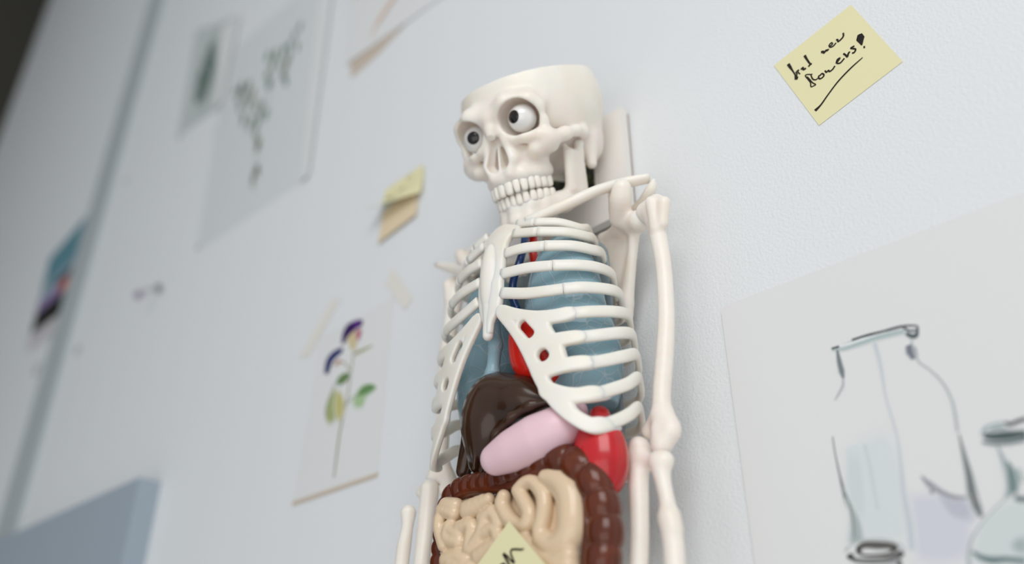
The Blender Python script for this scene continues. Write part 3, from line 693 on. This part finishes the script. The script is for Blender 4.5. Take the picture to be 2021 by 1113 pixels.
ch = [([PS(*p) for p in [(988, 616), (1003, 634), (1024, 662), (1042, 692), (1057, 722), (1074, 756), (1098, 790), (1127, 817), (1158, 836), (1178, 842), (1194, 838)]], [3.4, 3.6, 3.6, 3.8, 4, 4.2, 4.3, 4.2, 4.2, 4.2, 4.4]),
      ([PS(*p) for p in [(990, 612), (1021, 622), (1061, 628), (1102, 624), (1130, 618)]], [3.8, 4.2, 4.8, 4.6, 4.5]),
      ([PS(*p) for p in [(1060, 686), (1090, 676), (1110, 670), (1149, 665)]], [5.5, 5, 4.5, 4.5]),
      ([PS(*p) for p in [(1068, 732), (1091, 726), (1129, 719), (1165, 716)]], [5.5, 4.8, 4.5, 4.5]),
      ([PS(*p) for p in [(1082, 772), (1112, 779), (1145, 781), (1182, 776)]], [5.5, 4.8, 4.5, 4.5]),
      ([PS(*p) for p in [(1066, 630), (1076, 655), (1090, 680), (1100, 700), (1102, 720)]], [4.2, 4.6, 5, 4.6, 4.6]),
      ([PS(*p) for p in [(1104, 790), (1122, 806)]], [4.5, 4])]
ch += [([PS(1034, 640), PS(1056, 668), PS(1066, 690)], [5.5, 6, 6]), ([PS(1062, 690), PS(1084, 706)], [7, 7])]
hl = [(PS(1033, 642), PS(1049, 660), 3.4), (PS(1073, 700), PS(1076, 704), 4.1)]
plate((-2, 60, 205), (98, 120, 345), ch, 2.7, 1.6, M['bone'], 'costal_cartilage', holes=hl)
# sternum
def q2(x, z): return np.array([x, 0, z], float)
def dst(x, z): return Dm(z)+.8-.012*x*x
plate((-26, 88, 292), (26, 124, 432), [([q2(-15, 401), q2(15, 402)], 5.5), ([q2(0, 398), q2(0, 386)], [15, 11]), ([q2(1, 390), q2(1, 355), q2(1, 330)], [10, 10.5, 9.5]), ([q2(0, 330), q2(-1, 312)], [6, 4])], 2.8, 2, M['bone'], 'sternum', both=False, dfun=dst, k=5)
f = Field((-16, 100, 300), (14, 128, 400), .9); cc = PB(968, 556, 110)
f.add(f.ell((cc[0], 110.5, cc[2]), (9.2, 6.6, 34)), 2); f.chain([(cc[0], 110.5, cc[2]-26), (-2, 111, 309)], [5, 4], 3)
fpart('sternum_ridge', f, M['bone'])
# spine
f = Field((-16, 10, 100), (16, 56, 500), 1.5)
z = 104
while z < 470:
    r = np.interp(z, [100, 300, 430], [13, 10, 8]); dz = np.interp(z, [100, 300, 460], [17, 13, 10]); yy = np.interp(z, [100, 400, 470], [32, 34, 44])
    f.add(f.ell((0, yy, z), (r, r*.8, dz*.46)), 2); f.add(f.ell((0, yy, z+dz/2), (r*.8, r*.65, dz*.3)), 1); f.add(f.cap((0, yy, z), (0, yy-14, z-4), 3, 2), 2); z += dz
fpart('spine', f, M['bone'])

# ---- shoulder and arm bones of the side nearer the camera (image right)
B = lambda l: [PB(*p) for p in l]
def bone(name, chains, res=1.1, k=4, subs=(), pad=16, xf=None, plates=()):
    pts = [p for c in chains for p in c[0]]; f = field_for(pts, pad, res)
    for c in chains:
        P = c[0]; r = c[1]
        if len(P) > 2: P = spline(P, 4); r = np.clip(spline([np.array([v]) for v in r], 4)[:, 0], 1.5, 20)
        g2 = Field.__new__(Field); g2.X, g2.Y, g2.Z, g2.v = f.X, f.Y, f.Z, np.full(f.v.shape, 1e3, np.float32)
        for i in range(len(P)-1): g2.add(g2.cap(P[i], P[i+1], float(r[i]), float(r[i+1])), .3)
        f.add(g2.v, c[2] if len(c) > 2 else k)
    for a, b, r in subs: f.sub(f.cap(a, b, r), 3)
    fpart(name, f, M['bone'], xf=xf)
bone('humerus', [(B([(1289, 425, 46), (1300, 470, 46), (1310, 530, 47), (1315, 620, 48), (1312, 700, 49), (1306, 780, 50), (1308, 830, 50)]), [7.5, 6.5, 6, 6, 6.3, 6.3, 7]),
                 (B([(1279, 420, 42), (1296, 402, 48)]), [9.5, 7.5], 5), (B([(1310, 400, 52), (1308, 440, 50)]), [5, 4.2], 5),
                 (B([(1284, 398, 56), (1292, 450, 52)]), [4, 3], 4),
                 (B([(1302, 820, 50), (1280, 852, 46)]), [5, 5.5], 5), (B([(1312, 820, 50), (1324, 848, 52), (1312, 870, 52)]), [6, 7, 6.5], 5),
                 (B([(1300, 850, 54), (1304, 880, 54)]), [5.5, 6.5], 5)])
bone('ulna', [(B([(1264, 886, 52), (1260, 940, 54), (1262, 1000, 56), (1262, 1080, 58), (1258, 1160, 60)]), [7, 7, 6.2, 6, 5.6]), (B([(1258, 878, 54), (1248, 905, 54)]), [5.5, 4.5]), (B([(1268, 905, 52), (1286, 912, 54)]), [5.5, 5.5]), (B([(1250, 960, 50), (1250, 1010, 50)]), [3, 3])])
bone('radius', [(B([(1303, 916, 57), (1309, 950, 58), (1317, 990, 59), (1322, 1030, 60), (1330, 1080, 60), (1334, 1160, 62)]), [7, 5.2, 5, 6.4, 6.6, 6.2]), (B([(1297, 908, 57), (1312, 908, 57)]), [6, 6]), (B([(1322, 1022, 60), (1330, 1040, 60)]), [6.5, 5])])
clav = spline(B([(1040, 440, 95), (1075, 423, 90), (1115, 405, 83), (1174, 378, 68), (1228, 362, 52), (1281, 352, 38)]), 6)
V, F = sweep(clav, (0, 0, 1), np.interp(np.linspace(0, 1, len(clav)), [0, .1, .5, .9, 1], [4.6, 4.2, 4.2, 3.8, 3]), np.interp(np.linspace(0, 1, len(clav)), [0, .5, 1], [5, 4.6, 5.5]), p=2.2)
part('clavicle', V, F, M['bone'])
def scapula(xf=None):
    f = Field((20, 4, 300), (125, 66, 462), 1.1)
    a = PB(1190, 470, 22); b = PB(1245, 470, 26); c = PB(1236, 622, 16); d = PB(1212, 470, 24)
    n = np.cross(b-a, c-a); n = n/np.linalg.norm(n)
    # blade: thickened triangle
    for u in np.linspace(0, 1, 7):
        p = a*(1-u)+b*u; f.chain([p, c*(.86)+p*.14, c], [2.6, 2.2, 2], 4)
    f.tube([a, PB(1186, 520, 18), PB(1205, 590, 14), c], [2.8, 2.4, 2.2, 2.2], 4)
    f.tube([PB(1253, 445, 34), PB(1250, 485, 30), PB(1246, 530, 25), PB(1241, 580, 20), c], [4.5, 4, 3.6, 3.1, 2.6], 8)
    f.chain([PB(1248, 440, 34), PB(1225, 450, 28), a], [8, 6, 3], 5)
    f.chain([PB(1248, 440, 36), PB(1262, 436, 40)], [8, 9], 4)
    f.tube([PB(1222, 430, 42), PB(1225, 395, 52), PB(1227, 372, 56)], [8, 8.8, 7.6], 5)   # coracoid knob
    f.chain([PB(1214, 410, 46), PB(1210, 375, 52)], [5, 4.5], 4)
    f.tube([PB(1215, 440, 20), PB(1262, 405, 26), PB(1284, 376, 34), PB(1290, 356, 38)], [3, 4, 4.6, 1.6], 4)   # spine and acromion
    fpart('scapula', f, M['bone'], xf=xf)
scapula(); scapula(mir)
# ---- the far side arm
bone('humerus', [(B([(898, 580, 48), (890, 640, 49), (882, 700, 50), (878, 760, 50), (874, 850, 50), (870, 905, 50)]), [8, 7, 6.6, 6.2, 5.8, 6]),
                 (B([(888, 566, 50), (896, 562, 44)]), [6, 8]), (B([(900, 572, 42), (922, 570, 40)]), [8, 9.5], 5), (B([(884, 562, 54), (886, 590, 52)]), [4, 4]),
                 (B([(868, 910, 50), (856, 945, 52)]), [5.5, 6.5], 5), (B([(872, 912, 48), (886, 950, 46), (882, 968, 48)]), [5.5, 7, 6.5], 5)])
bone('ulna', [(B([(848, 965, 56), (846, 990, 56), (840, 1040, 58), (832, 1113, 60), (828, 1160, 60)]), [7.5, 7.5, 6.6, 6.2, 6]), (B([(834, 972, 52), (850, 956, 54)]), [5.5, 5])])
bone('radius', [(B([(806, 1012, 62), (804, 1040, 62), (797, 1080, 62), (792, 1125, 62), (790, 1160, 62)]), [6.5, 4.8, 5.8, 5.6, 5.4])])
cl = spline(B([(966, 505, 88), (948, 530, 72), (925, 537, 58), (895, 530, 52), (864, 523, 50)]), 6)
V, F = sweep(cl, (0, 0, 1), np.interp(np.linspace(0, 1, len(cl)), [0, .5, .75, 1], [4.5, 6.4, 5.6, 3]), np.interp(np.linspace(0, 1, len(cl)), [0, .5, 1], [4, 6, 4]), p=2.2)
part('clavicle', V, F, M['bone'])

# ---- organs
f = Field((4, 36, 238), (84, 100, 408), 1.2)
f.add(f.ell((37, 68, 318), (35, 27, 84)), 2); f.add(f.ell((48, 64, 282), (33, 25, 54)), 10)
f.inter((253-.10*(f.X-40))-f.Z)
fpart('lung', f, M['lung'])
f = Field((-84, 36, 238), (-4, 100, 420), 1.2)
f.add(f.ell((-50, 60, 330), (26, 22, 80)), 2); f.add(f.ell((-56, 58, 292), (22, 22, 42)), 10)
f.chain([PB(976, 600, 92), PB(978, 680, 92), PB(972, 738, 90), PB(945, 765, 84)], [3.5, 5, 5, 4], 4)
fpart('lung', f, M['lung'])
f = Field((-30, 40, 228), (60, 112, 330), 1.2)
h = PB(1062, 690, 82); f.add(f.ell(h, (24, 19, 27)), 2); f.add(f.ell(h+np.array([-4, 3, 10]), (17, 17, 20)), 4); f.add(f.ell(PB(1048, 655, 88), (11, 11, 11)), 3); f.add(f.ell(PB(1095, 735, 84), (14, 13, 14)), 8)
fpart('heart', f, M['red'])
V, F = sweep(spline(B([(1052, 440, 66), (1052, 470, 66), (1052, 500, 66), (1060, 560, 62)]), 5), (1, 0, 0), 3.5, 3.5, p=2); part('artery', V, F, M['red'])
V, F = sweep(spline(B([(1036, 440, 78), (1035, 480, 80), (1026, 515, 84), (1014, 550, 86), (1011, 585, 86), (1022, 615, 84)]), 5), (1, 0, 0), 3.2, 3.2, p=2); part('vein', V, F, M['blue'])
V, F = sweep(spline(B([(1040, 730, 72), (1040, 752, 76), (1040, 775, 76)]), 5), (1, 0, 0), 4.2, 4.2, p=2); part('gullet', V, F, M['black'])
# clear rear tray behind the organs
plate((-78, 38, 205), (78, 54, 400), [([q2(-40, 380), q2(-45, 240)], 25), ([q2(40, 380), q2(45, 240)], 25), ([q2(0, 380), q2(0, 240)], 28)], 1.4, 1, M['clear'], 'rear_tray', both=False, dfun=lambda x, z: 45+0*x, res=1.2)
# liver
f = Field((-90, 46, 180), (60, 124, 305), 1.2)
f.chain([PB(1000, 797, 82), PB(975, 838, 82), PB(945, 915, 78)], [20, 19, 8], 4)
f.add(f.ell(PB(968, 832, 82), (23, 21, 34)), 10)
f.chain([PB(935, 850, 72), PB(915, 930, 72)], [9, 6], 4)
f.chain([PB(985, 790, 84), PB(1035, 787, 88), PB(1084, 793, 90)], [18, 13, 4.5], 14)
f.chain([PB(*p) for p in [(1088, 790, 98), (1045, 800, 103), (1008, 824, 104), (978, 858, 102), (960, 895, 99), (950, 928, 95)]], [2.2, 2.6, 2.8, 2.8, 2.6, 2], 5)
f.chain([PB(*p) for p in [(975, 772, 98), (950, 800, 99), (940, 850, 98), (936, 925, 92)]], [1.2, 1.8, 2, 1.5], 4)
fpart('liver', f, M['liver'])
# stomach
f = Field((-60, 60, 175), (80, 122, 275), 1.2)
P = spline([PB(*p) for p in [(980, 906, 100), (1015, 888, 98), (1060, 866, 95), (1100, 846, 91), (1130, 822, 82), (1140, 800, 74)]], 6)
r = np.interp(np.linspace(0, 5, len(P)), range(6), [11.5, 15, 16.8, 15.5, 11, 6])
f.chain(P, r, .3)
fpart('stomach', f, M['pink'])
# spleen / kidney at the side
f = Field((30, 46, 160), (110, 112, 270), 1.2)
f.add(f.ell(PB(1184, 895, 76), (19, 16, 27)), 2); f.add(f.ell(PB(1192, 920, 74), (16, 14, 22)), 6); f.chain([PB(1182, 838, 74), PB(1184, 822, 74)], [8, 7.5], 3)
fpart('spleen', f, M['spleen'])
f = Field((20, 60, 190), (80, 100, 245), 1.3); f.chain([PB(1110, 885, 78), PB(1135, 862, 74)], [7, 6], 3); fpart('pancreas', f, M['ochre'])
# colon
cpx = [(872, 1150, 78), (876, 1090, 78), (884, 1020, 78), (893, 985, 79), (915, 965, 80), (950, 955, 82), (990, 945, 84), (1030, 928, 86), (1065, 912, 87), (1100, 906, 87), (1135, 914, 86), (1162, 935, 84), (1180, 968, 82), (1191, 1010, 80), (1195, 1055, 80), (1190, 1100, 80), (1186, 1150, 80)]
path = spline([PB(*p) for p in cpx], 12); Ls = np.concatenate([[0], np.cumsum(np.linalg.norm(np.diff(path, axis=0), axis=1))])
ss = np.arange(0, Ls[-1], .55); cp_ = np.stack([np.interp(ss, Ls, path[:, i]) for i in range(3)], 1)
step = np.interp(cp_[:, 0], [-80, -40, 20, 60, 90], [10, 9.5, 13, 16.5, 17]); Rc = np.interp(cp_[:, 0], [-80, -40, 20, 60, 90], [9.5, 9, 10.5, 11.8, 12])
ph = np.cumsum(.55/step); prof = np.abs(np.sin(pi*ph))**.38
for _ in range(2): prof = np.convolve(np.pad(prof, 1, 'edge'), [.25, .5, .25], 'valid')
Rr = Rc*(.80+.22*prof)
for _ in range(12): cp_[1:-1] = (cp_[:-2]+2*cp_[1:-1]+cp_[2:])/4
V, F = sweep(cp_, (0, 1, 0), Rr*.97, Rr, nseg=36, p=2.25)
colon = part('colon', V, F, M['colon'])
ctr = PB(1040, 1040, 80)
inn = np.array([p+(ctr-p)/np.linalg.norm(ctr-p)*10+np.array([0, 4.5, 0]) for p in cp_[::8]])
V, F = sweep(inn, (0, 1, 0), 4.4, 3.4, nseg=16, p=2)
part('colon_band', V, F, M['colon'], parent=colon)

# small intestine: winding folds on a backing pad
def c4(x, y, d=86): return PB(840+x/3.798, 820+y/3.798, d)
f = Field((-92, 60, 118), (74, 112, 214), 1.1)
TUB = [([(625, 620), (612, 690), (665, 790), (745, 850), (800, 820), (815, 740), (775, 650), (735, 575)], [5, 5.6, 5.7, 5.9, 5.9, 5.7, 5.4, 5]),
       ([(735, 575), (790, 520), (850, 515), (915, 600), (928, 690), (915, 790), (895, 870), (905, 940)], [5, 5, 5.2, 5.6, 5.6, 5.4, 5.6, 6.5]),
       ([(905, 940), (980, 985), (1060, 940), (1100, 860), (1105, 740), (1095, 620), (1055, 535), (1000, 490), (940, 478)], [7.5, 9, 10.5, 11, 11, 11.2, 11, 9.4, 6.6]),
       ([(190, 685), (255, 690)], [6.4, 6.4]), ([(165, 720), (250, 745)], [5.6, 5.6]),
       ([(350, 725), (420, 700), (515, 640)], [6.8, 6.2, 4.6]), ([(350, 700), (480, 645)], [5.4, 4.4]),
       ([(150, 780), (145, 860), (180, 980)], [4.6, 4.6, 5.4]), ([(220, 850), (210, 930), (290, 960)], [6.4, 6.4, 6]), ([(225, 870), (290, 900)], [6, 6]),
       ([(300, 850), (385, 840), (380, 930), (370, 1010)], [5.6, 5.6, 5.6, 6]), ([(385, 1010), (460, 900), (500, 770), (560, 760), (590, 830)], [6, 6.5, 6.5, 5, 5]), ([(470, 780), (540, 730)], [5, 5]),
       ([(480, 890), (560, 860), (600, 960)], [6, 5, 6]), ([(200, 1090), (280, 1070), (340, 1100)], [7, 7, 7]), ([(240, 1120), (380, 1160)], [9, 9]),
       ([(780, 950), (830, 1030), (900, 1090), (1000, 1110), (1100, 1060)], [6, 7, 8, 8, 7]), ([(700, 960), (760, 1080), (800, 1150)], [7, 8, 8]), ([(960, 1160), (1090, 1130)], [8, 8]), ([(440, 1060), (560, 1000), (650, 1080)], [8, 8, 8]), ([(500, 1160), (700, 1160)], [9, 9])]
for pts, r in TUB:
    P = [c4(*p) for p in pts]; P2 = spline(P, 3); r2 = np.interp(np.linspace(0, 1, len(P2)), np.linspace(0, 1, len(r)), r)
    # lower everything so tops are level
    for q, rr_ in zip(P2, r2): q[1] = 96-rr_*.95
    g2 = Field.__new__(Field); g2.X, g2.Y, g2.Z, g2.v = f.X, f.Y, f.Z, np.full(f.v.shape, 1e3, np.float32)
    for i in range(len(P2)-1): g2.add(g2.cap(P2[i], P2[i+1], float(r2[i]), float(r2[i+1])), .5)
    f.add(g2.v, .35)
f.chain([c4(200, 720, 74), c4(200, 1100, 74)], 9, 2)
for x_ in (640, 760, 880, 1000): f.chain([c4(x_, 640 if x_ < 700 else 590, 72), c4(x_, 760, 72)], 11, 3)
for yy in (720, 830, 940, 1050, 1150): f.chain([c4(200, yy, 74), c4(1080, yy-60 if yy > 800 else yy, 74)], 11.5, 3)
fpart('small_intestine', f, M['gut'])

# ---- sticky note on the belly
dn = 100.
a = wallpt(1000, 1027, .104); b = wallpt(938, 1113, .104); c = wallpt(1072, 1113, .104)
u = (b-a)/np.linalg.norm(b-a); v = (c-a)/np.linalg.norm(c-a)
t = empty('sticky_note', (a[0], -.1, a[1]), 'yellow sticky note with black handwriting stuck on the skeleton\'s beige intestines', 'sticky note', 'sticky notes')
L = .074
sheet('note_paper', [a, a+v*L, a+v*L+u*L, a+u*L], M['yellow'], .0003, .0, parent=t, origin=a, curl=lambda uu, vv: .0015+.003*uu*vv)
def c7(x, y): return wallpt(880+x/7.276, 960+y/7.276, .104)-a
pen('handwriting', [([c7(x, y) for x, y in s_], w_) for s_, w_ in [([(1095, 885), (1060, 898), (1000, 895), (945, 895), (915, 905), (905, 950), (930, 1020), (960, 1090)], [.0008, .0013, .0013, .0013, .0014, .0014, .0014, .0012]),
    ([(960, 1090), (900, 1050), (860, 1000), (795, 962)], [.002, .0012, .0014, .0022]), ([(800, 968), (840, 1040), (880, 1110), (900, 1160)], .0016), ([(800, 1100), (830, 1130), (870, 1200)], [.002, .0016, .0016]), ([(800, 1100), (740, 1140), (700, 1200)], .0015)]], t, np.array([0, 0]), .0024)
